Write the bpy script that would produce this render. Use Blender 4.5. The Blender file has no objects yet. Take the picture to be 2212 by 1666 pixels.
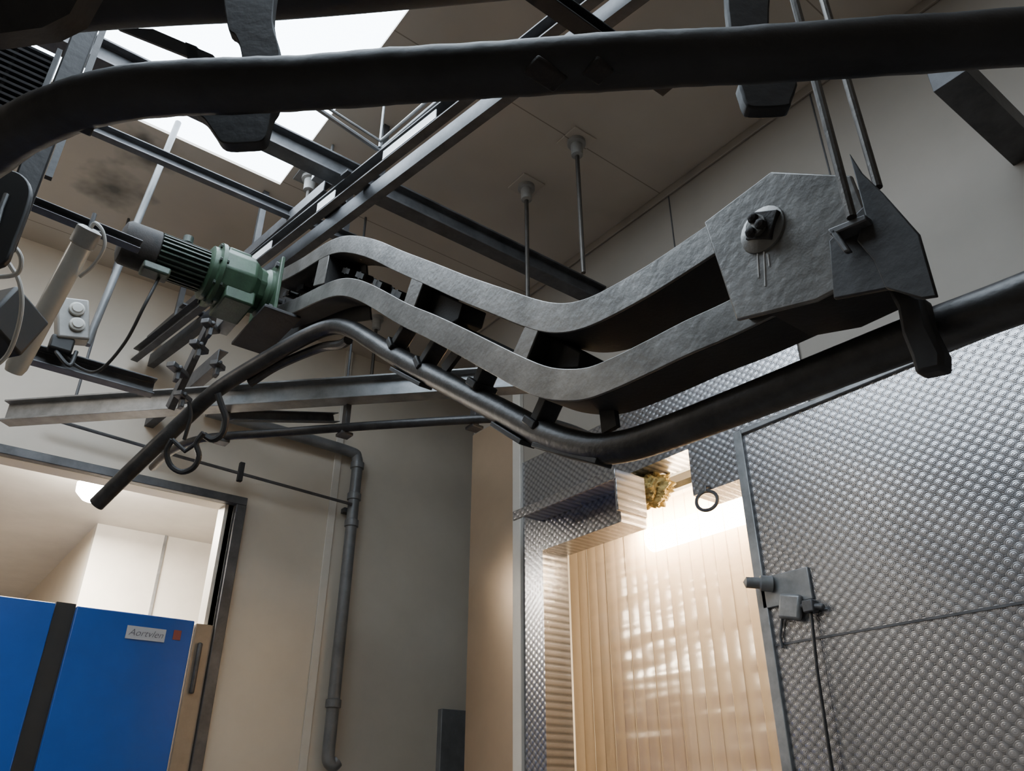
import bpy, bmesh, math, random
from mathutils import Vector, Matrix, noise
random.seed(7)
TH=math.radians(28.4); PS=math.radians(37.8); FPX=1700.0
CAM=Vector((0,0,1.6))
sT,cT,sP,cP=math.sin(TH),math.cos(TH),math.sin(PS),math.cos(PS)
R=Vector((cP,-sP,0)); Fw=Vector((sP*cT,cP*cT,sT)); Up=Vector((-sP*sT,-cP*sT,cT)); HF=Vector((sP,cP,0))
def ray(u,v): return R*((u-1106)/FPX)+Up*((833-v)/FPX)+Fw
def PX(u,v,k): d=ray(u,v); return CAM+d*(k/d.x)
def PY(u,v,k): d=ray(u,v); return CAM+d*(k/d.y)
def PZ(u,v,k): d=ray(u,v); return CAM+d*((k-1.6)/d.z)
def PD(u,v,k): return CAM+ray(u,v)*k
def PV(u,v,k): d=ray(u,v); return CAM+d*(k/d.dot(HF))
V=Vector
CEIL=4.5
# ---------------- materials
M={}
def mat(name,base,rough=.5,metal=0.0,amt=.35,scale=6,bump=.15,dark=None,detail=6):
    m=bpy.data.materials.new(name); m.use_nodes=True; nt=m.node_tree; N=nt.nodes; L=nt.links
    b=N['Principled BSDF']
    tc=N.new('ShaderNodeTexCoord'); n=N.new('ShaderNodeTexNoise'); n.inputs['Scale'].default_value=scale; n.inputs['Detail'].default_value=detail
    n.inputs['Roughness'].default_value=.65
    L.new(tc.outputs['Object'],n.inputs['Vector'])
    cr=N.new('ShaderNodeValToRGB'); cr.color_ramp.elements[0].position=.32; cr.color_ramp.elements[1].position=.68
    d=dark if dark else tuple(c*(1-amt) for c in base)
    cr.color_ramp.elements[0].color=(*d,1); cr.color_ramp.elements[1].color=(*base,1)
    L.new(n.outputs['Fac'],cr.inputs['Fac']); L.new(cr.outputs['Color'],b.inputs['Base Color'])
    b.inputs['Roughness'].default_value=rough; b.inputs['Metallic'].default_value=metal
    if bump:
        n2=N.new('ShaderNodeTexNoise'); n2.inputs['Scale'].default_value=scale*9; n2.inputs['Detail'].default_value=4
        L.new(tc.outputs['Object'],n2.inputs['Vector'])
        bp=N.new('ShaderNodeBump'); bp.inputs['Strength'].default_value=bump; bp.inputs['Distance'].default_value=.002
        L.new(n2.outputs['Fac'],bp.inputs['Height']); L.new(bp.outputs['Normal'],b.inputs['Normal'])
    return m
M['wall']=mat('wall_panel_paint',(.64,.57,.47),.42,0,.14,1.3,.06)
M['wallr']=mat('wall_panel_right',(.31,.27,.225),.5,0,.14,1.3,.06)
M['white']=mat('white_trim',(.66,.62,.55),.4,0,.15,3,.05)
M['galv']=mat('galvanised_steel',(.30,.305,.31),.45,.55,.45,9,.15)
M['galvd']=mat('dull_galvanised',(.12,.12,.125),.5,.4,.5,9,.2)
M['dark']=mat('dark_rail_steel',(.028,.027,.028),.62,.15,.6,6,.5)
M['rail']=mat('worn_rail_steel',(.075,.073,.073),.44,.6,.6,9,.5)
M['grey']=mat('grey_conveyor_paint',(.175,.17,.16),.38,.45,.25,7,.5,dark=(.07,.066,.06))
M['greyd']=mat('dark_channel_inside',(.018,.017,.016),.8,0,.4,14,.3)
M['green']=mat('green_motor_paint',(.034,.072,.038),.45,.1,.5,12,.3)
M['mdark']=mat('grimy_motor_green',(.04,.062,.045),.5,.1,.6,18,.3,dark=(.02,.022,.018))
M['rust']=mat('grimy_cowl',(.028,.022,.019),.8,.1,.6,20,.6,dark=(.012,.011,.011))
M['blue']=mat('blue_door_paint',(.005,.085,.42),.4,0,.18,3,.05)
M['black']=mat('black_rubber',(.015,.015,.015),.6,0,.3,8,.1)
M['pvc']=mat('grey_pvc_pipe',(.19,.195,.20),.4,.1,.4,7,.2)
M['brown']=mat('stained_frame_steel',(.34,.27,.20),.45,.3,.3,5,.15)
M['rodm']=mat('oily_rod_steel',(.08,.07,.06),.45,.5,.4,20,.3)
M['warm']=mat('orange_brown_panel',(.56,.42,.29),.30,.5,.2,1.2,.04)  # orange-brown panel colour varied slightly by noise
M['lamplit_yellow']=mat('lamplit_yellow_lump',(.66,.50,.18),.85,0,.6,40,.9)  # yellow puts lamplight on steel into the notch lump's colour
M['cable']=mat('white_cable',(.5,.49,.45),.5,0,.15,8,0)
M['plast']=mat('grey_switch_plastic',(.32,.31,.29),.5,0,.35,10,.1)
M['lampt']=mat('frosted_lamp_tube',(.62,.61,.56),.25,0,.2,5,.05)
M['ink']=mat('marker_ink',(.10,.10,.14),.6,0,.1,5,0)
M['red']=mat('red_sticker',(.25,.06,.05),.5,0,.2,5,0)
M['floor']=mat('concrete_floor',(.22,.21,.20),.6,0,.3,3,.2)
M['glint_drip']=mat('white_glint_and_drip',(.75,.75,.75),.4,0,.15,8,0)  # white shared by the painted rail glints and the paint drips
M['label']=mat('label_paper',(.50,.54,.60),.5,0,.12,8,0)
def emis(name,c,s):
    m=bpy.data.materials.new(name); m.use_nodes=True; nt=m.node_tree; nt.nodes.clear()
    e=nt.nodes.new('ShaderNodeEmission'); e.inputs[0].default_value=(*c,1); e.inputs[1].default_value=s
    o=nt.nodes.new('ShaderNodeOutputMaterial'); nt.links.new(e.outputs[0],o.inputs[0]); return m
M['sky']=emis('skylight_glazing',(.76,.88,1.0),13)
M['lamp']=emis('fluorescent_warm',(1,.84,.62),620)
M['lamp2']=emis('lamp_white',(1,.92,.8),260)
def turned(name,sc=34,base=(.50,.50,.52)):
    m=bpy.data.materials.new(name); m.use_nodes=True; nt=m.node_tree; N=nt.nodes; L=nt.links; b=N['Principled BSDF']
    g=N.new('ShaderNodeNewGeometry'); mp=N.new('ShaderNodeMapping'); mp.inputs['Rotation'].default_value=(math.radians(45),0,0)
    mp.inputs['Scale'].default_value=(0.0,1,1.2)
    L.new(g.outputs['Position'],mp.inputs['Vector'])
    v=N.new('ShaderNodeTexVoronoi'); v.inputs['Randomness'].default_value=0.06; v.inputs['Scale'].default_value=sc
    L.new(mp.outputs['Vector'],v.inputs['Vector'])
    sn=N.new('ShaderNodeMath'); sn.operation='MULTIPLY'; sn.inputs[1].default_value=30; L.new(v.outputs['Distance'],sn.inputs[0])
    si=N.new('ShaderNodeMath'); si.operation='SINE'; L.new(sn.outputs[0],si.inputs[0])
    sm=N.new('ShaderNodeMapRange'); sm.interpolation_type='SMOOTHSTEP'; sm.inputs['From Max'].default_value=.66; sm.inputs['To Min'].default_value=1; sm.inputs['To Max'].default_value=0
    L.new(v.outputs['Distance'],sm.inputs['Value'])
    ad=N.new('ShaderNodeMath'); ad.operation='MULTIPLY_ADD'; ad.inputs[1].default_value=.10; L.new(si.outputs[0],ad.inputs[0]); L.new(sm.outputs[0],ad.inputs[2])
    bp=N.new('ShaderNodeBump'); bp.inputs['Strength'].default_value=.20; bp.inputs['Distance'].default_value=.006
    L.new(ad.outputs[0],bp.inputs['Height']); L.new(bp.outputs['Normal'],b.inputs['Normal'])
    n=N.new('ShaderNodeTexNoise'); n.inputs['Scale'].default_value=2.5; L.new(g.outputs['Position'],n.inputs['Vector'])
    mr=N.new('ShaderNodeMapRange'); mr.inputs['To Min'].default_value=.20; mr.inputs['To Max'].default_value=.32
    L.new(n.outputs['Fac'],mr.inputs['Value']); L.new(mr.outputs[0],b.inputs['Roughness'])
    cr=N.new('ShaderNodeValToRGB'); cr.color_ramp.elements[0].position=.25; cr.color_ramp.elements[0].color=(*base,1)
    cr.color_ramp.elements[1].position=.68; cr.color_ramp.elements[1].color=(*[c*.42 for c in base],1)
    L.new(v.outputs['Distance'],cr.inputs['Fac']); L.new(cr.outputs['Color'],b.inputs['Base Color'])
    b.inputs['Metallic'].default_value=.9
    return m
M['steel']=turned('engine_turned_steel')
def ceilmat():
    m=bpy.data.materials.new('ceiling_panels'); m.use_nodes=True; nt=m.node_tree; N=nt.nodes; L=nt.links; b=N['Principled BSDF']
    g=N.new('ShaderNodeNewGeometry'); sx=N.new('ShaderNodeSeparateXYZ'); L.new(g.outputs['Position'],sx.inputs[0])
    a=N.new('ShaderNodeMath'); a.operation='ADD'; a.inputs[1].default_value=10-0.55; L.new(sx.outputs['Y'],a.inputs[0])
    f=N.new('ShaderNodeMath'); f.operation='PINGPONG'; f.inputs[1].default_value=.575; L.new(a.outputs[0],f.inputs[0])
    lt=N.new('ShaderNodeMath'); lt.operation='LESS_THAN'; lt.inputs[1].default_value=.003; L.new(f.outputs[0],lt.inputs[0])
    n=N.new('ShaderNodeTexNoise'); n.inputs['Scale'].default_value=1.6; n.inputs['Detail'].default_value=5; L.new(g.outputs['Position'],n.inputs['Vector'])
    cr=N.new('ShaderNodeValToRGB'); cr.color_ramp.elements[0].color=(.42,.365,.30,1); cr.color_ramp.elements[1].color=(.52,.46,.385,1)
    cr.color_ramp.elements[0].position=.3; cr.color_ramp.elements[1].position=.7
    L.new(n.outputs['Fac'],cr.inputs['Fac'])
    mx=N.new('ShaderNodeMix'); mx.data_type='RGBA'; mx.inputs[7].default_value=(.24,.20,.155,1)
    L.new(lt.outputs[0],mx.inputs[0]); L.new(cr.outputs['Color'],mx.inputs[6])
    prev=mx.outputs[2]
    n3=N.new('ShaderNodeTexNoise'); n3.inputs['Scale'].default_value=9; L.new(g.outputs['Position'],n3.inputs['Vector'])
    for (u,v,rad) in [(245,408,.2),(325,338,.16),(300,300,.1)]:
        p=PZ(u,v,CEIL)
        vd=N.new('ShaderNodeVectorMath'); vd.operation='DISTANCE'; vd.inputs[1].default_value=p; L.new(g.outputs['Position'],vd.inputs[0])
        ad=N.new('ShaderNodeMath'); ad.operation='MULTIPLY_ADD'; ad.inputs[1].default_value=rad*1.6; ad.inputs[2].default_value=-rad*.8; L.new(n3.outputs['Fac'],ad.inputs[0])
        a2=N.new('ShaderNodeMath'); a2.operation='ADD'; L.new(vd.outputs['Value'],a2.inputs[0]); L.new(ad.outputs[0],a2.inputs[1])
        mr=N.new('ShaderNodeMapRange'); mr.inputs['From Min'].default_value=0; mr.inputs['From Max'].default_value=rad; mr.inputs['To Min'].default_value=.85; mr.inputs['To Max'].default_value=0
        L.new(a2.outputs[0],mr.inputs['Value'])
        m2=N.new('ShaderNodeMix'); m2.data_type='RGBA'; m2.inputs[7].default_value=(.05,.045,.04,1)
        L.new(mr.outputs[0],m2.inputs[0]); L.new(prev,m2.inputs[6]); prev=m2.outputs[2]
    L.new(prev,b.inputs['Base Color']); b.inputs['Roughness'].default_value=.5
    return m
M['ceil']=ceilmat()
def curtmat():
    m=bpy.data.materials.new('pvc_strip'); m.use_nodes=True; nt=m.node_tree; N=nt.nodes; L=nt.links; N.clear()
    o=N.new('ShaderNodeOutputMaterial'); t=N.new('ShaderNodeBsdfTranslucent'); t.inputs[0].default_value=(.17,.125,.085,1)
    gl=N.new('ShaderNodeBsdfGlossy'); gl.inputs[0].default_value=(.72,.65,.55,1); gl.inputs[1].default_value=.26
    g=N.new('ShaderNodeNewGeometry'); mp=N.new('ShaderNodeMapping'); mp.inputs['Scale'].default_value=(1,.6,3.0); L.new(g.outputs['Position'],mp.inputs['Vector'])
    n=N.new('ShaderNodeTexNoise'); n.inputs['Scale'].default_value=1.8; n.inputs['Detail'].default_value=2; L.new(mp.outputs[0],n.inputs['Vector'])
    bp=N.new('ShaderNodeBump'); bp.inputs['Strength'].default_value=.5; bp.inputs['Distance'].default_value=.08; L.new(n.outputs['Fac'],bp.inputs['Height'])
    L.new(bp.outputs[0],gl.inputs['Normal'])
    tr=N.new('ShaderNodeBsdfTransparent'); tr.inputs[0].default_value=(.9,.82,.7,1)
    mx=N.new('ShaderNodeMixShader'); mx.inputs[0].default_value=.38; L.new(t.outputs[0],mx.inputs[1]); L.new(gl.outputs[0],mx.inputs[2])
    m2=N.new('ShaderNodeMixShader'); m2.inputs[0].default_value=.07; L.new(mx.outputs[0],m2.inputs[1]); L.new(tr.outputs[0],m2.inputs[2])
    L.new(m2.outputs[0],o.inputs[0]); return m
M['curt']=curtmat()
# ---------------- mesh builder
def catmull(P,n=8):
    out=[]; Q=[P[0]*2-P[1]]+list(P)+[P[-1]*2-P[-2]]
    for i in range(1,len(Q)-2):
        a,b,c,d=Q[i-1],Q[i],Q[i+1],Q[i+2]
        for k in range(n):
            t=k/n
            out.append(.5*((2*b)+(c-a)*t+(2*a-5*b+4*c-d)*t*t+(3*b-a-3*c+d)*t**3))
    out.append(P[-1]); return out
class MB:
    def __init__(s): s.V=[]; s.F=[]
    def add(s,v,f):
        o=len(s.V); s.V+= [Vector(x) for x in v]; s.F+=[tuple(i+o for i in q) for q in f]; return s
    def box(s,lo,hi):
        c=(V(lo)+V(hi))/2; return s.obox(c,[abs(hi[i]-lo[i]) for i in range(3)],Matrix.Identity(3))
    def obox(s,c,size,Mx=None):
        Mx=Mx or Matrix.Identity(3); h=[q/2 for q in size]; c=V(c)
        v=[c+Mx@V((x*h[0],y*h[1],z*h[2])) for x in(-1,1) for y in(-1,1) for z in(-1,1)]
        return s.add(v,[(0,1,3,2),(4,6,7,5),(0,4,5,1),(2,3,7,6),(0,2,6,4),(1,5,7,3)])
    def prism(s,poly,d):
        n=len(poly); d=V(d); v=list(poly)+[p+d for p in poly]
        return s.add(v,[tuple(range(n)),tuple(range(2*n-1,n-1,-1))]+[(i,(i+1)%n,(i+1)%n+n,i+n) for i in range(n)])
    def sweep(s,P,prof,side=None,cap=True):
        n=len(prof); vs=[]; k=len(P)
        for i,p in enumerate(P):
            t=(P[min(i+1,k-1)]-P[max(i-1,0)]).normalized()
            sd=V(side) if side else t.cross(V((0,0,1)))
            if sd.length<1e-4: sd=V((1,0,0))
            sd=(sd-t*sd.dot(t)).normalized(); nn=sd.cross(t)
            for (a,b) in prof: vs.append(p+sd*a+nn*b)
        fs=[(i*n+j,i*n+(j+1)%n,(i+1)*n+(j+1)%n,(i+1)*n+j) for i in range(k-1) for j in range(n)]
        if cap: fs+=[tuple(range(n)),tuple(range((k-1)*n+n-1,(k-1)*n-1,-1))]
        return s.add(vs,fs)
    def tube(s,P,r,seg=12):
        k=len(P); vs=[]; fr=None
        for i,p in enumerate(P):
            t=(P[min(i+1,k-1)]-P[max(i-1,0)]).normalized()
            if fr is None: fr=t.orthogonal().normalized()
            fr=(fr-t*fr.dot(t)).normalized(); b=t.cross(fr)
            for j in range(seg):
                a=2*math.pi*j/seg; vs.append(p+(fr*math.cos(a)+b*math.sin(a))*r)
        fs=[(i*seg+j,i*seg+(j+1)%seg,(i+1)*seg+(j+1)%seg,(i+1)*seg+j) for i in range(k-1) for j in range(seg)]
        fs+=[tuple(range(seg)),tuple(range((k-1)*seg+seg-1,(k-1)*seg-1,-1))]
        return s.add(vs,fs)
    def lathe(s,p,d,prof,seg=24):
        d=V(d).normalized(); a0=d.orthogonal().normalized(); b0=d.cross(a0); vs=[]
        for (t,r) in prof:
            for j in range(seg):
                a=2*math.pi*j/seg; vs.append(V(p)+d*t+(a0*math.cos(a)+b0*math.sin(a))*max(r,1e-4))
        k=len(prof)
        fs=[(i*seg+j,i*seg+(j+1)%seg,(i+1)*seg+(j+1)%seg,(i+1)*seg+j) for i in range(k-1) for j in range(seg)]
        fs+=[tuple(range(seg)),tuple(range((k-1)*seg+seg-1,(k-1)*seg-1,-1))]
        return s.add(vs,fs)
    def ring(s,c,n,R0,r,seg=24,sy=1.0,axis=None):
        n=V(n).normalized(); a0=V(axis).normalized() if axis else n.orthogonal().normalized(); b0=n.cross(a0); vs=[];m=8
        for i in range(seg):
            A=2*math.pi*i/seg; o=a0*math.cos(A)*sy+b0*math.sin(A)
            for j in range(m):
                B=2*math.pi*j/m; vs.append(V(c)+o*R0+o.normalized()*r*math.cos(B)+n*r*math.sin(B))
        return s.add(vs,[(i*m+j,i*m+(j+1)%m,((i+1)%seg)*m+(j+1)%m,((i+1)%seg)*m+j) for i in range(seg) for j in range(m)])
    def obj(s,name,m,parent=None,label=None,cat=None,kind=None,group=None,bevel=0,ang=35):
        me=bpy.data.meshes.new(name)
        lo=V([min(v[i] for v in s.V) for i in range(3)]); hi=V([max(v[i] for v in s.V) for i in range(3)])
        o0=V(((lo.x+hi.x)/2,(lo.y+hi.y)/2,lo.z))
        me.from_pydata([v-o0 for v in s.V],[],s.F)
        bm=bmesh.new(); bm.from_mesh(me); bmesh.ops.recalc_face_normals(bm,faces=bm.faces); bm.to_mesh(me); bm.free()
        me.shade_smooth(); me.set_sharp_from_angle(angle=math.radians(ang))
        me.materials.append(M[m] if isinstance(m,str) else m)
        ob=bpy.data.objects.new(name,me); bpy.context.scene.collection.objects.link(ob); ob.location=o0
        if bevel:
            b=ob.modifiers.new('bevel','BEVEL'); b.width=bevel; b.segments=2; b.limit_method='ANGLE'
        return fin(ob,parent,label,cat,kind,group)
def fin(ob,parent=None,label=None,cat=None,kind=None,group=None):
    if parent:
        ob.parent=parent; ob.matrix_parent_inverse=Matrix.Translation(-parent.location)
    if label: ob['label']=label
    if cat: ob['category']=cat
    if kind: ob['kind']=kind
    if group: ob['group']=group
    return ob
def empty(name,loc,label,cat,group=None):
    e=bpy.data.objects.new(name,None); e.empty_display_size=.05; bpy.context.scene.collection.objects.link(e); e.location=V(loc)
    return fin(e,None,label,cat,None,group)
def I(h,w,t=.008):
    h/=2; w/=2; k=t/2
    return [(-w,-h),(w,-h),(w,-h+t),(k,-h+t),(k,h-t),(w,h-t),(w,h),(-w,h),(-w,h-t),(-k,h-t),(-k,-h+t),(-w,-h+t)]
def C(h,d,t=.006):
    h/=2; return [(0,-h),(d,-h),(d,-h+t),(t,-h+t),(t,h-t),(d,h-t),(d,h),(0,h)]
def mir(p): return [(-a,b) for a,b in p][::-1]
# ---------------- structure
WY=4.55; WX=2.6; WE=3.75
MB().box((-3,-2.5,-.1),(7,9.5,0)).obj('floor','floor',kind='structure')
sx0,sx1,sy0,sy1=-.55,.96,.2,3.23
c=MB()
c.box((-3,-2.5,CEIL),(sx0,WY+.12,CEIL+.25)); c.box((sx1,-2.5,CEIL),(4.2,WY+.12,CEIL+.25))
c.box((sx0,-2.5,CEIL),(sx1,sy0,CEIL+.25)); c.box((sx0,sy1,CEIL),(sx1,WY+.12,CEIL+.25))
c.obj('ceiling','ceil',kind='structure')
MB().box((sx0,sy0,CEIL+.015),(sx1,sy1,CEIL+.04)).obj('window_1','sky',kind='structure')
DX=1.40; DZ=3.2
w=MB(); w.box((-3,WY,DZ),(DX,WY+.12,CEIL)); w.box((DX,WY,0),(4.2,WY+.12,CEIL)); w.box((-3,WY,0),(-.9,WY+.12,DZ))
w.obj('wall_back','wall',kind='structure')
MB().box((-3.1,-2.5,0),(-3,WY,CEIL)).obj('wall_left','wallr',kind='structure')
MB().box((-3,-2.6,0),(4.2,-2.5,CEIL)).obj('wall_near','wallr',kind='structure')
MB().box((4.1,WE,0),(4.2,WY,CEIL)).obj('wall_far_niche','wall',kind='structure')
oy0,oy1,oz,na,nb,nz=1.62,3.08,2.80,2.06,2.50,3.02
w=MB(); w.box((WX,-2.5,0),(WX+.16,oy0,CEIL)); w.box((WX,oy1,0),(WX+.16,WE,CEIL)); w.box((WX,oy0,nz),(WX+.16,oy1,CEIL)); w.box((WX,nb,oz),(WX+.16,oy1,nz)); w.box((WX,oy0,oz),(WX+.16,na,nz))
w.box((WX+.16,WE-.16,0),(4.2,WE,CEIL))
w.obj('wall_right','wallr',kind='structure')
w=MB(); x0,x1=WX-.012,WX-.001
w.box((x0,1.45,nz),(x1,3.24,3.34)); w.box((x0,nb,oz),(x1,3.24,nz)); w.box((x0,1.45,oz),(x1,na,nz)); w.box((x0,oy1,0),(x1,3.24,oz)); w.box((x0,1.45,0),(x1,oy0,oz))
w.box((x0,oy1-.004,0),(WX+.16,oy1-.0005,oz)); w.box((x0,nb-.004,oz),(WX+.16,nb-.0005,nz)); w.box((x0,na,nz-.004),(WX+.16,nb,nz-.0005)); w.box((x0,nb,oz-.004),(WX+.16,oy1,oz-.0005)); w.box((x0,oy0,oz-.004),(WX+.16,na,oz-.0005))
w.obj('trim_1','steel',kind='structure')
MB().box((WX-.03,3.24,0),(WX-.001,3.31,3.9)).obj('trim_2','white',kind='structure',bevel=.004)
MB().box((WX-.008,3.33,0),(WX-.001,3.75,3.7)).obj('trim_3','warm',kind='structure',bevel=.003)
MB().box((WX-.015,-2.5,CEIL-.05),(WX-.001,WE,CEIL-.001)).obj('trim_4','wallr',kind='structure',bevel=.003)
MB().box((2.03,WY-.012,0),(2.08,WY-.001,CEIL)).obj('trim_5','white',kind='structure',bevel=.003)
MB().box((2.93,WY-.05,0),(3.3,WY-.002,2.17)).obj('trim_8','pvc',kind='structure',bevel=.004)
for i,yy in enumerate([.3,1.15,2.0]):
    MB().box((WX-.004,yy,3.35),(WX-.001,yy+.006,CEIL-.05)).obj('trim_%d'%(20+i),'galvd',kind='structure')
w=MB(); w.box((-.9,WY-.05,DZ),(DX+.09,WY-.001,DZ+.05)); w.box((DX+.03,WY-.05,0),(DX+.09,WY-.001,DZ))
w.obj('trim_9','galvd',kind='structure',bevel=.004)
MB().box((DX-.07,WY-.03,0),(DX+.029,WY+.05,2.5)).obj('trim_10','brown',kind='structure',bevel=.004)
MB().box((DX-.02,WY+.0,2.5),(DX+.029,WY+.12,DZ)).obj('trim_11','white',kind='structure')
MB().box((-3,WY+.12,3.5),(4,9.4,3.6)).obj('ceiling_back_room','white',kind='structure')
MB().box((1.03,6.4,0),(4,6.5,3.5)).obj('wall_back_room_far','white',kind='structure')
MB().box((1.03,6.5,0),(1.13,9.4,3.5)).obj('wall_back_room_right','wall',kind='structure')
MB().box((-3,9.4,0),(4,9.5,3.5)).obj('wall_back_room_end','wall',kind='structure')
MB().box((-3.1,WY+.12,0),(-3,9.5,3.5)).obj('wall_back_room_left','wall',kind='structure')
MB().box((3.9,WY+.12,0),(4,6.4,3.5)).obj('wall_back_room_side','wall',kind='structure')
for i,xx in enumerate([1.52,1.95]):
    MB().box((xx,6.385,0),(xx+.02,6.399,3.5)).obj('trim_%d'%(12+i),'galv',kind='structure')
MB().box((WX+.16,0,3.5),(6,3.59,3.6)).obj('ceiling_cold_room','white',kind='structure')
MB().box((6,-.1,0),(6.1,3.6,3.6)).obj('wall_cold_room_far','white',kind='structure')
MB().box((WX+.16,-.1,0),(6,0,3.6)).obj('wall_cold_room_near','white',kind='structure')
MB().box((4.2,WE-.16,0),(6,WE-.06,3.6)).obj('wall_cold_room_side','white',kind='structure')
def bluedoor(n,xa,xb):
    return MB().box((xa,WY-.035,.02),(xb,WY+.02,2.51)).obj('door_%d'%n,'blue',kind='structure',bevel=.006)
bluedoor(1,-.6,.635); d2=bluedoor(2,.73,1.32)
MB().box((.637,WY-.02,.02),(.728,WY+.0,2.52)).obj('trim_14','black',kind='structure')
MB().box((DX-.045,WY-.055,2.14),(DX-.02,WY-.03,2.40)).obj('handle','galvd',parent=d2,bevel=.01)
sg=empty('door_sign',(1.08,WY-.04,2.38),'small pale label with handwritten word on the blue door','sign')
MB().box((.985,WY-.041,2.38),(1.18,WY-.036,2.445)).obj('plate','label',parent=sg)
cu=bpy.data.curves.new('t','FONT'); cu.body='Aortvlen'; cu.size=.048; cu.shear=.35; cu.align_x='CENTER'; cu.align_y='CENTER'; cu.offset=-.0006
tmp=bpy.data.objects.new('t',cu); bpy.context.scene.collection.objects.link(tmp); dg=bpy.context.evaluated_depsgraph_get(); me=bpy.data.meshes.new_from_object(tmp.evaluated_get(dg))
bpy.data.objects.remove(tmp)
me.materials.clear(); me.materials.append(M['ink']); tx=bpy.data.objects.new('lettering',me); bpy.context.scene.collection.objects.link(tx)
tx.location=(1.082,WY-.0425,2.412); tx.rotation_euler=(math.pi/2,0,0); fin(tx,sg,'handwritten dark lettering')
MB().box((1.22,WY-.038,2.40),(1.26,WY-.0355,2.45)).obj('sticker','red',label='small red warning sticker on the blue door',cat='sticker')
# ---------------- steel sliding door (right)
dx=2.45
D=MB().box((dx,-1.2,.03),(dx+.06,1.69,2.10)).box((dx,-1.2,2.108),(dx+.06,1.69,2.905)).box((dx+.01,-1.2,2.1),(dx+.05,1.69,2.11)).obj('door_3','steel',kind='structure')
MB().box((dx-.012,1.672,.02),(dx+.066,1.712,2.925)).box((dx-.012,-1.2,2.905),(dx+.066,1.672,2.925)).obj('edge_trim','galv',parent=D,bevel=.003)
MB().box((dx-.003,-1.2,2.100),(dx,1.67,2.107)).obj('seam_strip','galvd',parent=D)
lp=PX(1700,1275,dx); l=MB(); l.box((dx-.012,lp.y-.10,lp.z-.05),(dx-.001,lp.y+.1,lp.z+.06)).obj('latch_plate','galv',parent=D,bevel=.003)
l=MB(); q=PX(1668,1262,dx-.012); l.lathe(q,(-.7,.7,.1),[(0,.028),(.04,.028),(.045,.02),(.09,.02),(.1,.0)]).obj('latch_knob','galv',parent=D)
q=PX(1712,1312,dx-.012); l=MB(); l.obox(q+V((-.012,0,0)),(.025,.085,.085),Matrix.Rotation(.25,3,'X')).obj('latch_handle','galv',parent=D,bevel=.01)
q=PX(1750,1310,dx-.02); l=MB(); l.obox(q,(.035,.04,.04)).tube([q+V((0,-.05,-.01)),q+V((0,.05,.01))],.01); l.obj('latch_bolt','galvd',parent=D,bevel=.004)
l=MB(); l.tube([q+V((0,0,-.01)),PX(1765,1450,dx-.03),PX(1800,1680,dx-.03),PX(1830,1850,dx-.03)],.006); l.obj('pull_rod','rail',parent=D)
l=MB(); l.tube([PX(1690,1330,dx-.01),PX(1685,1375,dx-.01),PX(1690,1400,dx-.01)],.006).obj('pull_wire','galvd',parent=D)
k=MB(); k.box((WX-.20,2.33,2.77),(WX-.013,2.345,2.965)); k.box((WX-.20,2.33,2.95),(WX-.013,3.08,2.965)); k.box((WX-.207,2.33,2.915),(WX-.197,3.08,2.965))
k.obj('door_canopy','steel',label='stainless sheet canopy over the lit doorway',cat='canopy',bevel=.003)
# rough lump in the rail notch, coloured yellow for lamplight on steel
bm=bmesh.new(); bmesh.ops.create_icosphere(bm,subdivisions=5,radius=1)
k=MB()
for v in bm.verts:
    p=v.co.copy(); n=noise.fractal(p*2.2,1,2,5)*.35+noise.noise(p*7)*.16
    p=p*(1+n); v.co=p
bm.verts.ensure_lookup_table()
k.add([V((2.69+v.co.x*.075,2.38+v.co.y*.10,2.94+v.co.z*.08)) for v in bm.verts],[tuple(v.index for v in f.verts) for f in bm.faces]); bm.free()
k.obj('lamplit_lump','lamplit_yellow',label='rough lump coloured as yellow lamplit steel beside the doorway notch',cat='stand_in')
# curtain
cv=empty('strip_curtain',(WX+.25,2.35,.05),'translucent ribbed PVC strip curtain glowing from the lamp behind','strip curtain')
MB().box((WX+.22,1.5,2.97),(WX+.28,3.2,3.0)).obj('curtain_rail','galv',parent=cv)
for i in range(24):
    y=1.52+i*.07; b=MB(); off=.003*(i%2)
    P=[]
    for j in range(9):
        t=j/8-.5; P.append((WX+.25+off+.002*math.cos(t*math.pi),y+t*.072))
    vs=[];z=[.06,1.5,2.98]
    for zz in z:
        for (a,bb) in P: vs.append((a,bb,zz))
    b.add(vs,[(r*9+j,r*9+j+1,(r+1)*9+j+1,(r+1)*9+j) for r in range(2) for j in range(8)])
    b.obj('curtain_strip','curt',parent=cv)
# lamps
lx=WX+.35
lf=empty('ceiling_lamp',(lx,2.1,2.8),'bright warm fluorescent lamp just behind the strip curtain','lamp')
MB().box((lx-.05,1.55,3.02),(lx+.05,2.85,3.08)).obj('lamp_housing','white',parent=lf,bevel=.005)
MB().tube([V((lx,1.80,2.81)),V((lx,2.64,2.81))],.06,16).obj('lamp_tube','lamp',parent=lf)
MB().box((lx-.02,1.77,2.80),(lx+.02,1.80,3.03)).obj('lamp_socket','white',parent=lf)
MB().box((lx-.02,2.64,2.80),(lx+.02,2.67,3.03)).obj('lamp_socket','white',parent=lf)
MB().box((lx-.01,2.14,3.08),(lx+.01,2.16,3.5)).obj('lamp_stem','white',parent=lf)
lp=PZ(208,1062,3.32)
lf=empty('ceiling_lamp',lp,'bright round white ceiling lamp in the next room','lamp')
MB().lathe((lp.x,lp.y,3.5),(0,0,-1),[(0,.05),(.12,.05),(.125,.05)]).obj('lamp_base','white',parent=lf)
MB().lathe((lp.x,lp.y,3.385),(0,0,-1),[(0,.09),(.03,.115),(.08,.11),(.12,.07),(.14,0)]).obj('lamp_shade','lamp2',parent=lf)
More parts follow.
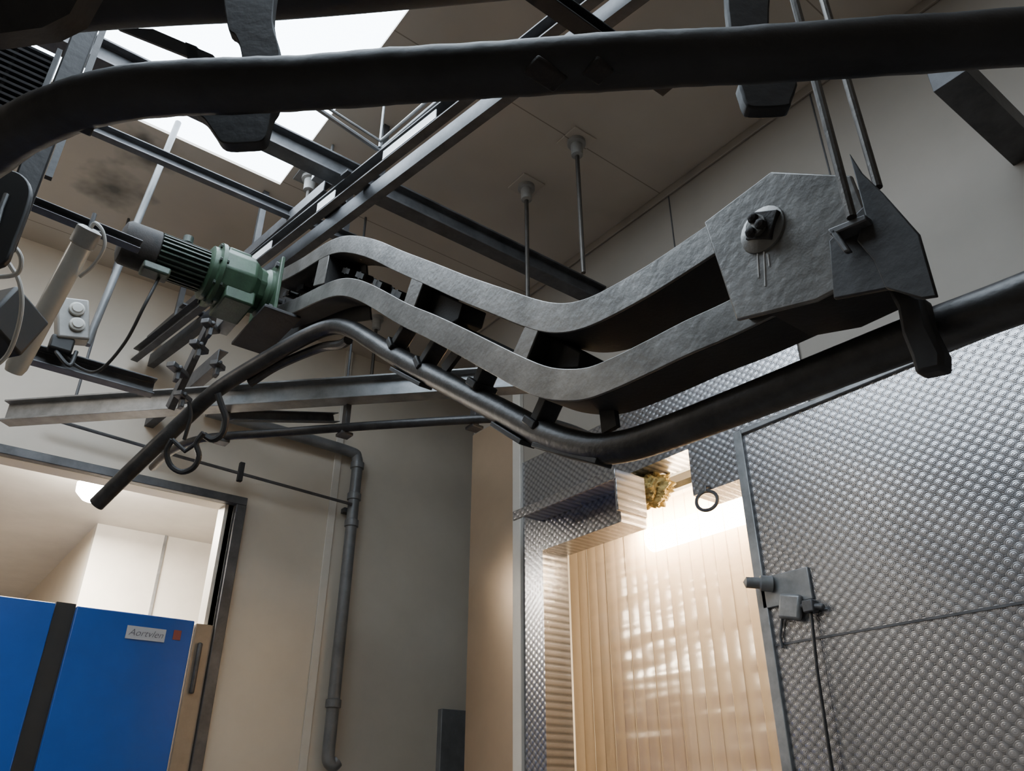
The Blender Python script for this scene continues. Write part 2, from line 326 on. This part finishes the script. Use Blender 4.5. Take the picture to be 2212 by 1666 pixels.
# ---------------- conveyor
CX=.92
def band(pts): return [PX(u,v,CX) for u,v in pts]
upc=[(598,600),(650,572),(700,541),(735,528),(770,529),(810,540),(860,563),(930,592),(1000,622),(1080,652),(1145,676),(1190,686),(1230,685),(1275,672),(1330,645),(1400,605),(1470,560),(1545,510)]
loc=[(590,678),(640,658),(690,634),(728,621),(760,622),(800,638),(870,678),(930,705),(1000,740),(1060,772),(1120,803),(1170,824),(1215,831),(1265,828),(1320,808),(1400,770),(1480,730),(1570,690),(1700,625)]
UP=catmull(band(upc)[::-1],5); LO=catmull(band(loc)[::-1],5)
cv=empty('overhead_conveyor',(1.0,1.2,2.3),'grey S-curved twin-channel overhead chain conveyor with drive box above the rail','conveyor')
H=.033
def web(P,nm,D_):
    MB().sweep(P,[(0,-H),(.006,-H),(.006,H),(0,H)],side=(1,0,0)).obj(nm,'grey',parent=cv,bevel=.0015)
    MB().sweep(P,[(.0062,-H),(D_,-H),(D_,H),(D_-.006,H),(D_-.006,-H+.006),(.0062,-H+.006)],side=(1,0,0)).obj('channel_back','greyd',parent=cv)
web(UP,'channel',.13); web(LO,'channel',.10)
for qd in [[(690,556),(711,551),(699,612),(676,618)],[(889,600),(914,610),(893,666),(871,656)],[(1137,697),(1165,708),(1135,782),(1105,768)]]:
    p=[PX(u,v,CX+.001) for u,v in qd]
    MB().prism(p,(.006,0,0)).obj('spacer','grey',parent=cv,bevel=.002)
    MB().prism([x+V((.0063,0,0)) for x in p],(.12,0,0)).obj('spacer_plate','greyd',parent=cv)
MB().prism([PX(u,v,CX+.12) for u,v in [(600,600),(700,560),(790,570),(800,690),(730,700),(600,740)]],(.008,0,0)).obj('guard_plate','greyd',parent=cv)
Pm=catmull([PX(u,v,CX+.08) for u,v in [(600,650),(660,625),(730,590),(790,600),(870,640),(940,668)]],10)
for i in range(0,len(Pm)-1,5):
    chain=MB()
    p=Pm[i]; t=(Pm[i+1]-p).normalized(); chain.lathe(p-V((.025,0,0)),(1,0,0),[(0,.014),(.05,.014)],10)
    n=V((1,0,0)).cross(t); Mx=Matrix((V((1,0,0)),t,n)).transposed()
    chain.obox(p+V((.022,0,0)),(.006,.08,.02),Mx); chain.obox(p-V((.022,0,0)),(.006,.08,.02),Mx)
    chain.obj('chain_link','dark',parent=cv)
for (u,v,du,dv) in [(955,735,-35,55),(1195,858,-28,62),(885,708,-25,40),(1060,790,-20,45)]:
    a=PX(u,v,1.0); b=PX(u+du,v+dv,1.0); t=(b-a).normalized(); n=V((1,0,0)).cross(t)
    Mx=Matrix((V((1,0,0)),t,n)).transposed()
    k=MB(); k.obox((a+b)/2,(.05,(b-a).length,.03),Mx); k.obox(b,(.07,.02,.05),Mx); k.obj('pusher','dark',parent=cv,bevel=.004)
for pl in [[(905,615),(1000,655),(990,690),(970,702),(893,668)],[(1163,712),(1255,760),(1250,795),(1180,800),(1133,782)]]:
    MB().prism([PX(u,v,CX+.05) for u,v in pl],(.08,0,0)).obj('guide_block','greyd',parent=cv,bevel=.004)
for (u0,v0,u1,v1) in [(1180,860,1165,925),(1310,850,1320,930),(990,760,960,800)]:
    a=PX(u0,v0,1.0); b=PX(u1,v1,1.0); k=MB(); k.sweep([a,b],[(-.02,-.006),(.02,-.006),(.02,.006),(-.02,.006)],side=(0,1,0)); k.obj('rail_bracket','dark',parent=cv)
bp=[(1520,480),(1665,370),(1838,378),(1875,470),(1935,560),(1760,650),(1590,692)]
MB().prism([PX(u,v,.885) for u,v in bp],(.008,0,0)).obj('drive_box_plate','grey',parent=cv,bevel=.003)
pl=[PX(u,v,.893) for u,v in [(1535,490),(1668,385),(1830,390),(1865,475),(1920,560),(1755,645),(1597,680)]]
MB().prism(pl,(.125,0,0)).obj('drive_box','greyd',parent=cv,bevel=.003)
q=PX(1648,497,.885)
k=MB(); k.lathe(q,(-1,0,0),[(0,.040),(.003,.039),(.008,.028),(.011,.017),(.020,.017),(.021,.0)]).obj('bearing_hub','grey',parent=cv)
for (dy,dz) in [(.0,.012),(-.010,-.006),(.008,-.010)]: MB().lathe(q+V((-.018,dy,dz)),(-1,0,0),[(0,.009),(.008,.008),(.011,.003)],7).obj('bearing_bolt','rust',parent=cv)
MB().obox(q+V((-.008,-.006,0)),(.01,.046,.046),Matrix.Rotation(.5,3,'X')).obj('bearing_plate','rust',parent=cv,bevel=.002)
for (u,v0,v1) in [(1636,545,600),(1650,540,618),(1659,550,575)]:
    MB().tube([PX(u,v0,.8848),PX(u+3,v1,.8848)],.0012,6).obj('paint_drip','glint_drip',parent=cv)
MB().prism([PX(u,v,.86) for u,v in [(1833,330),(1860,372),(1905,415),(1985,505),(2024,640),(1990,645),(1912,622),(1885,560),(1850,520),(1868,465)]],(.006,0,0)).obj('end_plate','dark',parent=cv,bevel=.002)
MB().prism([PX(u,v,.868) for u,v in [(1880,430),(1980,510),(2016,636),(1912,624),(1800,645),(1790,520)]],(.008,0,0)).obj('side_plate','dark',parent=cv,bevel=.002)
k=MB(); k.prism([PX(u,v,.845) for u,v in [(1787,495),(1868,462),(1872,474),(1793,508)]],(.05,0,0)); k.prism([PX(u,v,.845) for u,v in [(1787,495),(1800,490),(1835,540),(1822,545)]],(.01,0,0)); k.obj('angle_bracket','galvd',parent=cv,bevel=.002)
k=MB(); k.prism([PX(u,v,.93) for u,v in [(1908,612),(1992,640),(2005,700),(2035,760),(2035,795),(1975,808),(1965,770),(1945,720),(1935,665)]],(.03,0,0)); k.obj('support_arm','dark',parent=cv,bevel=.006)
gr='threaded hanger rods of the conveyor'
for (u,v,x) in [(1840,470,.845),(1897,405,.95)]:
    a=PX(u,v,x); b=V((a.x,a.y,CEIL)); k=MB(); k.tube([a,b],.0065,10)
    k.obj('hanger_rod','rodm',label='long dark threaded rod holding the conveyor drive box',cat='rod',group=gr)
# ---------------- main rail under conveyor (S)
rp=[PX(u,v,1.0) for u,v in [(2500,525),(2212,643),(2000,720),(1800,797),(1600,875),(1440,936),(1350,964),(1275,968),(1180,940),(1090,893),(980,836),(870,778),(800,735),(760,712)]]
tail=[PD(720,706,2.93),PD(660,728,3.0),(PD(560,785,3.08)),PD(470,842,3.12),PD(400,905,3.15),PD(300,1000,3.12),PD(208,1090,3.1)]
S=catmull(rp+tail,8)
k=MB(); k.tube(S,.031,16).obj('overhead_rail','rail',label='dark worn tubular rail with an S-bend hanging under the conveyor',cat='rail')
for q in [(855,800,920,835),(1075,920,1140,960),(1165,965,1305,1002)]:
    a=PX(q[0],q[1],1.0); b=PX(q[2],q[3],1.0)
    MB().sweep([a,b],[(-.022,-.006),(.022,-.006),(.022,.006),(-.022,.006)],side=(1,0,0)).obj('splice_plate','dark',label='dark steel splice plate welded beneath the rail',cat='plate',group='splice plates under the rail',bevel=.002)
b2=[PX(752,735,1.02),PX(735,745,1.02),PD(690,752,3.0),PD(600,790,3.1),PD(540,828,3.12)]
MB().tube(catmull(b2,5),.018,10).obj('guide_bar','rail',label='short dark guide bar alongside the rail bend',cat='bar')
# ---------------- near overhead rail
Z1=2.45
np_=[(-300,560),(-170,445),(-80,372),(0,312),(70,266),(150,232),(260,205),(400,190),(600,183),(850,166),(1100,149),(1400,130),(1700,114),(2212,80),(2500,62)]
NP=catmull([PZ(u,v,Z1) for u,v in np_],14)
n=22; vs=[]; r=.0355
for i,p in enumerate(NP):
    t=(NP[min(i+1,len(NP)-1)]-NP[max(i-1,0)]).normalized(); sd=t.cross(V((0,0,1))).normalized(); nn=sd.cross(t)
    for j in range(n):
        a=2*math.pi*j/n; o=sd*math.cos(a)+nn*math.sin(a)
        rr=r*(1+.045*noise.noise((p+o*.03)*14)+.03*noise.noise((p+o*.03)*45)); b=max(math.sin(a),-.87)
        vs.append(p+sd*math.cos(a)*rr+nn*b*rr)
k=MB(); m_=len(NP)
k.add(vs,[(i*n+j,i*n+(j+1)%n,(i+1)*n+(j+1)%n,(i+1)*n+j) for i in range(m_-1) for j in range(n)]+[tuple(range(n)),tuple(range((m_-1)*n+n-1,(m_-1)*n-1,-1))])
k.obj('overhead_rail','dark',label='thick dark tubular rail curving close overhead',cat='rail',ang=60)
MB().tube(catmull([PZ(u,v,2.95) for u,v in [(-300,70),(0,22),(300,-5),(600,-22),(1000,-58),(1500,-110)]],5),.052,16).obj('overhead_rail','dark',label='dark upper tubular rail next to the skylight',cat='rail')
def smoothpoly(pts,n=4):
    P=[Vector((a,b,0)) for a,b in pts]; m=len(P); out=[]
    for i in range(m):
        a,b,c,d=P[i-1],P[i],P[(i+1)%m],P[(i+2)%m]
        for k in range(n):
            t=k/n; q=.5*((2*b)+(c-a)*t+(2*a-5*b+4*c-d)*t*t+(3*b-a-3*c+d)*t**3); out.append((q.x,q.y))
    return out
k=MB(); pl=smoothpoly([(488,-80),(590,-80),(588,40),(602,100),(606,160),(600,220),(586,246),(579,272),(568,302),(530,308),(480,307),(458,280),(440,255),(420,240),(424,226),(490,200),(522,160),(520,110),(508,75),(490,50)])
k.prism([PV(u,v,.785) for u,v in pl],HF*.018)
k.obj('hanger_bracket','dark',label='dark cast steel hanger bracket curving behind the near rail',cat='bracket',group='hanger brackets on the near rail',bevel=.003)
k=MB()
ins=smoothpoly([(1600,170),(1603,200),(1611,222),(1628,232),(1700,229),(1711,216),(1722,165),(1660,155)],3)
k.prism([PV(u,v,.78) for u,v in ins],HF*.022); k.prism([PV(u,v,.79) for u,v in smoothpoly([(1575,-80),(1662,-80),(1662,60),(1695,120),(1718,175),(1625,178),(1603,120),(1576,60)],3)],HF*.02)
k.obj('hanger_bracket','dark',label='dark steel saddle bracket wrapped round the near rail',cat='bracket',group='hanger brackets on the near rail',bevel=.004)
for (u,v,s) in [(1180,146,.05),(1290,139,.03)]:
    MB().obox(PZ(u,v,Z1)-V((.01,.01,.029)),(s,.03,.012)).obj('weld_lug','rust',label='rough rusty weld lug beneath the near rail',cat='lug',bevel=.004,group='weld lugs')
MB().obox(PZ(160,262,Z1-.02),(.05,.02,.015)).obj('weld_lug','dark',label='small dark bolt lug beneath the near rail',cat='lug',bevel=.003)
# ---------------- ceiling beams
def beam(a,b,prof,m,lab,name='steel_beam',grp=None,side=None,cat='beam'):
    return MB().sweep([V(a),V(b)],prof,side=side).obj(name,m,label=lab,cat=cat,group=grp,bevel=.0015)
G='galvanised ceiling beams'
beam((-.9,2.54,4.10),(2.6,2.54,4.10),I(.11,.08,.01),'galvd','long galvanised I-beam spanning below the skylight to the wall',grp=G)
beam((-.2,2.98,4.12),(1.3,2.98,4.12),C(.06,.035),'galvd','slim galvanised channel beam under the skylight edge',grp=G)
for (x,y,zt) in [(1.2,2.54,4.145),(1.25,2.99,4.15),(.1,2.99,4.15)]:
    MB().box((x-.015,y-.015,zt-.01),(x+.015,y+.015,CEIL)).obj('beam_post','galvd',label='short galvanised post fixing a beam to the ceiling',cat='post',group='beam posts')
A=V((1.36,.6,3.95)); B=V((.74,4.5,3.95)); t=(B-A).normalized(); sd=t.cross(V((0,0,1)))
db=empty('twin_rail_beam',(A+B)/2,'pair of parallel galvanised channels running diagonally with pale strips painted as skylight glints','rail')
MB().sweep([A-sd*.03,B-sd*.03],mir(C(.08,.04)),).obj('channel','galvd',parent=db)
MB().sweep([A+sd*.03,B+sd*.03],C(.08,.04)).obj('channel','galvd',parent=db)
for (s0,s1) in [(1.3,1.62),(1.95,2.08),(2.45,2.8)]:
    MB().sweep([A+t*s0,A+t*s1],[(-.072,-.034),(-.068,-.034),(-.068,.012),(-.072,.012)]).obj('skylight_glint','glint_drip',parent=db)  # pale strips stand in for skylight reflected off the channel side
for s0 in [.4,1.84,2.75,3.3]:
    MB().sweep([A+t*s0,A+t*(s0+.05)],[(-.09,.04),(.09,.04),(.09,.05),(-.09,.05)]).obj('tie_plate','galvd',parent=db)
for s0 in [.42,2.77,3.6]:
    p=A+t*s0; MB().box((p.x-.015,p.y-.015,4.0),(p.x+.015,p.y+.015,CEIL)).obj('hanger_post','galvd',parent=db)
beam(PZ(470,770,3.6),PZ(270,945,3.6),C(.09,.05),'galvd','sloping galvanised channel bracket near the wall',grp=G)
beam(PZ(700,400,4.1),PZ(275,770,4.1),C(.06,.04),'galvd','slender galvanised channel running beside the twin rails',grp=G)
beam(PZ(1090,-45,3.3),PZ(1430,195,3.3),C(.05,.045),'dark','dark steel channel crossing above the near rail',grp=G)
uf=empty('pipe_frame',PZ(815,322,4.02),'thin galvanised double pipe frame forming a corner beneath the skylight','frame')
MB().tube([PZ(620,190,4.02),PZ(815,322,4.02),PZ(825,322,4.02),PZ(1010,165,4.02)],.010,8).obj('pipe','galv',parent=uf)
MB().tube([PZ(640,190,4.0),PZ(822,305,4.0),PZ(990,160,4.0)],.007,8).obj('pipe','galv',parent=uf)
q=PZ(820,318,4.02); MB().tube([q,V((q.x,q.y,CEIL))],.006,8).obj('pipe_stem','galv',parent=uf)
Z2=3.3
a=PZ(15,893,Z2); b=PZ(1150,818,Z2)
beam(a,b,I(.11,.08,.009),'galv','galvanised I-beam carrying the lower tubular rail',grp=G)
Zt=3.12
lr=[(330,1010),(370,975),(440,948),(600,935),(800,920),(1050,905),(1150,906),(1230,925),(1290,950)]
MB().tube(catmull([PZ(u,v,Zt) for u,v in lr],6),.02,14).obj('overhead_rail','rail',label='slim tubular rail hung beneath the galvanised I-beam',cat='rail')
for (u,vb) in [(480,945),(745,930),(1025,915)]:
    q=PZ(u,vb,Zt); k=MB(); k.box((q.x-.012,q.y-.02,Zt-.02),(q.x+.012,q.y+.02,Z2-.03)); k.box((q.x-.03,q.y-.03,Zt-.03),(q.x+.03,q.y+.03,Zt-.015))
    k.obj('rail_hanger','galvd',label='small galvanised hanger clamping the slim rail',cat='hanger',group='hangers of the slim rail',bevel=.003)
beam(PY(490,900,3.9),PY(720,905,4.2),C(.06,.05),'galvd','short galvanised channel behind the slim rail',grp=G)
for (u,v,z) in [(745,868,Z2+.05),(160,870,Z2+.05)]:
    q=PZ(u,v,z); MB().tube([q,V((q.x,q.y,CEIL))],.007,8).obj('hanger_rod','galvd',label='thin galvanised rod holding the I-beam from the ceiling',cat='rod',group='ceiling rods')
a=PY(-60,735,3.1); b=PY(330,842,3.1)
beam(V((a.x,3.1,3.09)),V((b.x,3.1,3.09)),C(.07,.05),'galvd','galvanised channel with cables fixed near the switch box',grp=G)
a=PY(65,445,2.05); b=PY(300,540,2.05)
beam(a,b,C(.03,.03,.004),'galvd','thin galvanised rail carrying the tube lamp',grp=G)
MB().tube([PY(110,905,4.45),PY(400,990,4.45),PY(760,1090,4.45)],.010,8).obj('wall_conduit','galvd',label='thin dark conduit running along the back wall',cat='conduit')
k=MB(); q=PY(520,1020,4.45); k.obox(q,(.03,.03,.12)); k.obj('conduit_clip','dark',label='small dark clip on the wall conduit',cat='clip',bevel=.004)
for (u,v,u2,v2) in [(1245,318,1255,590),(1137,415,1137,650),(815,698,800,860),(672,395,674,470)]:
    q=PZ(u,v-14,CEIL); k=MB()
    e=empty('ceiling_rod',(q.x,q.y,q.z),'ceiling-fixed steel rod with collar and square mounting plate','rod','plated ceiling rods')
    MB().box((q.x-.07,q.y-.07,CEIL-.008),(q.x+.07,q.y+.07,CEIL-.0005)).obj('mounting_plate','ceil' if u>700 else 'galv',parent=e,bevel=.002)
    MB().lathe((q.x,q.y,CEIL-.008),(0,0,-1),[(0,.045),(.02,.045),(.025,.03),(.09,.028),(.095,.012)],16).obj('collar','plast',parent=e)
    d=ray(u2,v2); hd=math.hypot(q.x,q.y)/math.hypot(d.x,d.y); zb=1.6+d.z*hd
    MB().tube([V((q.x,q.y,CEIL-.09)),V((q.x,q.y,zb))],.011,10).obj('rod','rodm',parent=e)
beam((2.07,.5,3.6),(2.6,.49,3.6),[(-.05,-.05),(.05,-.05),(.05,.05),(-.05,.05)],'galvd','grey box-section bracket projecting from the wall',grp=G)
# ---------------- motor
my,mz=2.76,3.49
mo=empty('drive_motor',(.6,my,mz),'green electric gear motor with ribbed body and grimy fan cowl','motor')
ax=(1,0,0)
MB().lathe((.27,my,mz),ax,[(0,.055),(.008,.078),(.02,.086),(.13,.088),(.135,.08)],28).obj('fan_cowl','rust',parent=mo)
MB().lathe((.40,my,mz),ax,[(0,.066),(.19,.066)],28).obj('motor_body','mdark',parent=mo)
k=MB()
for i in range(26):
    a=2*math.pi*i/26; Mx=Matrix.Rotation(a,3,'X'); k.obox(V((.495,my,mz))+Mx@V((0,0,.072)),(.18,.006,.03),Mx)
k.lathe((.41,my,mz),ax,[(0,.067),(.17,.067)],20)
k.obj('cooling_fins','mdark',parent=mo)
MB().box((.36,my-.07,mz-.12),(.46,my+.0,mz-.085)).obj('terminal_box','mdark',parent=mo,bevel=.008)
k=MB(); k.lathe((.585,my,mz),ax,[(0,.09),(.01,.112),(.03,.112),(.034,.135),(.05,.135),(.054,.12)],28); k.obj('motor_flange','green',parent=mo)
k=MB(); k.lathe((.63,my,mz),ax,[(0,.125),(.13,.125),(.16,.10),(.19,.095)],10); k.box((.66,my-.09,mz-.135),(.78,my+.09,mz-.07)); k.box((.655,my-.05,mz+.08),(.75,my+.05,mz+.13)); k.obj('gearbox','green',parent=mo,bevel=.008,ang=25)
for i in range(8):
    a=2*math.pi*i/8; Mx=Matrix.Rotation(a,3,'X'); MB().lathe(V((.625,my,mz))+Mx@V((0,0,.122)),(1,0,0),[(-.015,.009),(.02,.009),(.021,0)],6).obj('flange_bolt','mdark',parent=mo)
k=MB(); k.lathe((.80,my,mz),ax,[(0,.08),(.03,.105),(.05,.105)],20); k.obj('output_flange','green',parent=mo)
k=MB(); k.box((.845,my-.13,mz-.15),(.86,my+.17,mz+.12)); k.obj('mounting_plate','green',parent=mo,bevel=.003)
k=MB(); k.box((.80,my-.16,mz-.165),(.95,my+.2,mz-.15)); k.obj('base_plate','dark',parent=mo,bevel=.003)
for (dy,dz) in [(-.1,-.12),(-.1,.09),(.14,.09),(.14,-.12)]: MB().lathe((.845,my+dy,mz+dz),(-1,0,0),[(0,.014),(.012,.014),(.013,0)],6).obj('bracket_bolt','galvd',parent=mo)
MB().lathe((.5,my-.02,mz+.085),(0,0,1),[(0,.02),(.03,.02)],12).obj('lifting_eye','mdark',parent=mo)
k=MB(); k.box((.78,2.95,3.5),(.84,3.2,3.75)); k.box((.70,2.98,3.66),(.84,3.16,3.70)); k.tube([V((.74,3.05,3.66)),V((.74,3.05,3.83))],.01,8); k.obj('tensioner_bracket','galv',label='galvanised tensioner bracket behind the motor',cat='bracket',bevel=.004)
for i,(u,v,s) in enumerate([(430,750,.10),(385,800,.12),(395,858,.09),(470,790,.07),(455,705,.10)]):
    q=PD(u,v,3.5); k=MB(); k.obox(q,(s,.04,.025),Matrix.Rotation(.7,3,'Z')); k.obox(q+V((0,0,-.03)),(.02,.04,.05)); k.lathe(q+V((0,-.03,0)),(0,-1,0),[(-.01,.010),(.01,.010),(.011,0)],8)
    k.obj('clamp_bracket','galvd',label='small galvanised clamp bracket with bolt on the rail frame',cat='bracket',group='rail clamp brackets',bevel=.004)
beam(PD(450,690,3.55),PD(360,880,3.55),C(.05,.03),'galvd','upright galvanised channel holding the clamp brackets',grp=G)
k=MB()
k.tube(catmull([PD(372,950,3.0),PD(360,975,3.0),PD(368,1005,3.0),PD(392,1020,3.0),PD(418,1010,3.0),PD(430,985,3.0),PD(424,958,3.0),PD(440,935,3.0)],4),.011,8)
k.tube([PD(372,950,3.0),PD(400,975,3.0),PD(424,958,3.0)],.009,8); k.obj('shackle_hook','dark',label='dark steel shackle hook hanging at the rail junction',cat='hook')
k=MB(); k.tube(catmull([PD(470,850,3.05),PD(480,880,3.05),PD(488,905,3.05),PD(482,935,3.05),PD(460,950,3.05),PD(440,940,3.05)],4),.013,8).obj('shackle_hook','dark',label='dark curved hook holding the slim rail end',cat='hook')
k=MB(); k.tube(catmull([PD(408,868,3.1),PD(412,900,3.1),PD(404,930,3.1),PD(398,950,3.1)],4),.008,8).obj('hanging_link','dark',label='dark thin link below the clamp bracket',cat='chain')
q=PX(1527,1082,2.56); k=MB(); k.ring(q,(-1,-.4,.2),.045,.008,24,1.0); k.tube([q+V((0,0,.04)),q+V((0,0,.06)),q+V((.03,0,.07))],.007,8); k.obj('shackle_hook','galvd',label='steel ring hook hanging in the lit doorway',cat='hook')
q=PZ(720,460,4.0); k=MB(); k.lathe(q,(0,0,1),[(0,.06),(.012,.06),(.018,.045),(.03,.045),(.036,.06),(.048,.06)],20).obj('pulley_wheel','dark',label='small dark pulley wheel on the ceiling rail',cat='pulley')
q=PZ(715,400,4.25); k=MB(); k.box((q.x-.09,q.y-.03,q.z),(q.x+.05,q.y+.03,q.z+.03)); k.tube([q+V((-.02,0,0)),q+V((-.02,0,.25))],.008,8); k.obj('sensor_bracket','galv',label='small pale bracket hanging from the ceiling by the skylight',cat='bracket',bevel=.003)
# ---------------- drain pipe
yw=WY-.07; xP=2.17
dp=empty('drain_pipe',(xP,yw,2.2),'grey drain pipe running down the back wall with couplings','pipe')
MB().tube(catmull([V((1.15,yw,3.72)),V((1.7,yw,3.72)),V((2.10,yw,3.71)),V((2.16,yw,3.68)),V((xP,yw,3.6)),V((xP,yw,3.4)),V((xP,yw,3.0)),V((xP,yw,2.4)),V((xP,yw,2.0)),V((xP,yw,1.9)),V((xP+.005,yw,1.85)),V((xP+.035,yw,1.825)),V((xP+.06,yw,1.845))],6),.036,14).obj('pipe','pvc',parent=dp)
for z in [3.60,3.38,3.2,2.12]:
    MB().lathe((xP,yw,z),(0,0,1),[(0,.036),(.004,.045),(.045,.045),(.05,.036)],16).obj('coupling','pvc',parent=dp)
MB().box((xP-.05,yw+.02,3.30),(xP+.05,WY-.002,3.33)).obj('pipe_clamp','galvd',parent=dp)
# ---------------- left: conduit, lamp, switch
a=PZ(385,265,CEIL); b=PY(187,745,3.07)
MB().tube(catmull([a,a*.6+b*.4,b],4),.015,12).obj('conduit_pipe','pvc',label='grey conduit pipe from the ceiling to the channel beam',cat='pipe')
q=PY(155,695,3.02)
sb=empty('switch_box',q,'grey switch box with two round push buttons','switch')
Mx=Matrix.Rotation(-.25,3,'Y')
MB().obox(q,(.11,.07,.17),Mx).obj('housing','plast',parent=sb,bevel=.008)
for dz in (.035,-.03):
    c0=q+Mx@V((0.01,-.035,dz)); MB().lathe(c0,(0,-1,0),[(0,.027),(.012,.027),(.015,.02),(.02,.018),(.021,0)],18).obj('push_button','cable',parent=sb)
MB().obox(q+V((-.01,0,-.11)),(.08,.05,.06)).obj('cable_gland','black',parent=sb,bevel=.008)
MB().tube(catmull([V((.43,my-.03,mz-.12)),PD(312,660,2.9),PD(270,740,2.9),PD(215,800,2.9),PD(172,795,2.95),q+V((.0,0,-.135))],6),.006,8).obj('motor_cable','black',label='thin dark cable from the motor to the switch box',cat='cable')
MB().tube(catmull([q+V((-.02,0,-.135)),PD(125,765,2.9),PD(150,790,2.9),PD(165,760,2.95)],5),.008,8).obj('motor_cable','black',label='dark looped cable below the switch box',cat='cable')
a=PD(192,500,2.1); b=PD(28,806,2.1); d=(b-a).normalized(); Lh=(b-a).length
tl=empty('tube_lamp',a,'unlit frosted tube lamp hanging slanted from the thin rail','lamp')
MB().lathe(a,d,[(0,.02),(.01,.026),(.03,.027),(Lh-.02,.027),(Lh-.003,.022),(Lh,.0)],20).obj('lamp_tube','lampt',parent=tl)
MB().lathe(a-d*.01,d,[(0,.022),(.005,.032),(.05,.032),(.055,.027)],20).obj('lamp_cap','plast',parent=tl)
MB().tube(catmull([a-d*.005,PD(205,482,2.1),PD(222,500,2.1),PD(225,535,2.1),PD(200,575,2.1),PD(172,598,2.1)],5),.005,8).obj('lamp_cord','cable',parent=tl)
MB().tube([a+V((0,0,-.01)),a+V((0,0,.06))],.006,8).obj('lamp_hook','galvd',parent=tl)
MB().tube(catmull([PD(-20,520,1.7),PD(20,525,1.7),PD(45,555,1.7),PD(38,590,1.7),PD(0,598,1.7),PD(-25,590,1.7)],6),.005,8).obj('white_cable','cable',label='looped white cable hanging by the post',cat='cable')
MB().tube(catmull([PD(40,440,1.75),PD(10,540,1.75),PD(42,610,1.75),PD(45,680,1.75),PD(20,760,1.75),PD(-20,800,1.75)],6),.005,8).obj('white_cable','cable',label='white cable hanging down beside the tube lamp',cat='cable')
q=PD(95,300,1.75); k=MB(); k.box((q.x-.024,q.y-.024,2.62),(q.x+.024,q.y+.024,CEIL+.015)).obj('steel_post','dark',label='dark square steel post hanging beside the skylight',cat='post',bevel=.004)
q=PD(180,180,2.6); MB().box((q.x-.01,q.y-.01,3.3),(q.x+.01,q.y+.01,CEIL+.015)).obj('steel_post','dark',label='thin dark steel post beside the skylight',cat='post')
lv=empty('ventilation_grille',PD(20,160,2.0),'dark slatted ventilation grille beside the skylight','grille')
q=PD(15,160,2.0)
k=MB()
for i in range(12): k.obox(q+V((0,0,-.11+.02*i)),(.16,.04,.006),Matrix.Rotation(.4,3,'X'))
k.obox(q,(.008,.02,.24)); k.obj('slats','galvd',parent=lv); k=MB(); k.obox(q+V((.085,0,0)),(.012,.06,.26)); k.obox(q+V((-.085,0,0)),(.012,.06,.26)); k.obox(q+V((0,.03,0)),(.18,.006,.26)); k.obj('frame','dark',parent=lv)
ol=smoothpoly([(-60,560),(-60,380),(10,366),(46,376),(64,402),(60,440),(30,520),(5,570)],3)
MB().prism([PV(u,v,1.15) for u,v in ol],HF*.012).obj('hook_plate','black',label='black rounded steel plate with a slot hanging from the rail',cat='plate',bevel=.003)
k=MB(); k.tube([PV(14,420,1.145),PV(2,450,1.145),PV(-6,480,1.145)],.005,8).obj('steel_pin','galv',label='pale bolt through the black plate',cat='bolt')
q=PD(8,700,1.9); k=MB(); k.obox(q,(.12,.10,.13),Matrix.Rotation(.6,3,'Z')@Matrix.Rotation(.35,3,'Y')); k.obj('junction_box','black',label='small dark blue-grey junction box',cat='box',bevel=.008)
k=MB(); k.prism([PD(u,v,1.9) for u,v in [(250,60),(330,62),(460,118),(470,132),(420,128),(300,80)]],Fw*.02); k.prism([PD(u,v,1.9) for u,v in [(400,90),(425,100),(430,128),(405,128)]],Fw*.03)
k.obj('metal_linkage','dark',label='dark metal linkage crossing the skylight',cat='linkage')
MB().prism([PD(u,v,1.2) for u,v in [(-60,-60),(200,-60),(150,30),(90,60),(-60,80)]],Fw*.05).obj('gusset_plate','dark',label='dark steel gusset plate at the rail corner',cat='plate')
# ---------------- lights
def area(loc,rot,sx,sy,e,col):
    l=bpy.data.lights.new('fill_light','AREA'); l.shape='RECTANGLE'; l.size=sx; l.size_y=sy; l.energy=e; l.color=col
    o=bpy.data.objects.new('fill_light',l); bpy.context.scene.collection.objects.link(o); o.location=loc
    o.rotation_euler=rot if not isinstance(rot,Vector) else (rot-Vector(loc)).to_track_quat('-Z','Y').to_euler()
area((4.4,2.0,3.35),(0,0,0),1.4,1.8,5,(1,.74,.45))
area((.6,5.6,3.42),(0,0,0),.8,.8,270,(1,.9,.76))
area((-1.5,3.2,3.9),V((2.5,4.4,2.0)),.4,.8,12,(1,.90,.76))  # unseen fill added to brighten the back wall and corner
area((.6,-1.6,4.4),(0,0,0),1.6,.6,3,(1,.95,.88))  # weak unseen fill added behind the camera
wd=bpy.data.worlds.new('world'); bpy.context.scene.world=wd; wd.use_nodes=True
wn=wd.node_tree
wn.nodes['Background'].inputs[0].default_value=(.6,.7,.85,1); wn.nodes['Background'].inputs[1].default_value=.02
# ---------------- camera
cd=bpy.data.cameras.new('camera'); co=bpy.data.objects.new('camera',cd); bpy.context.scene.collection.objects.link(co)
cd.sensor_width=36; cd.lens=FPX/2212*36; cd.clip_start=.02
co.matrix_world=Matrix.Translation(CAM)@Matrix((R,Up,-Fw)).transposed().to_4x4()
bpy.context.scene.camera=co
bpy.context.scene.view_settings.view_transform='AgX'
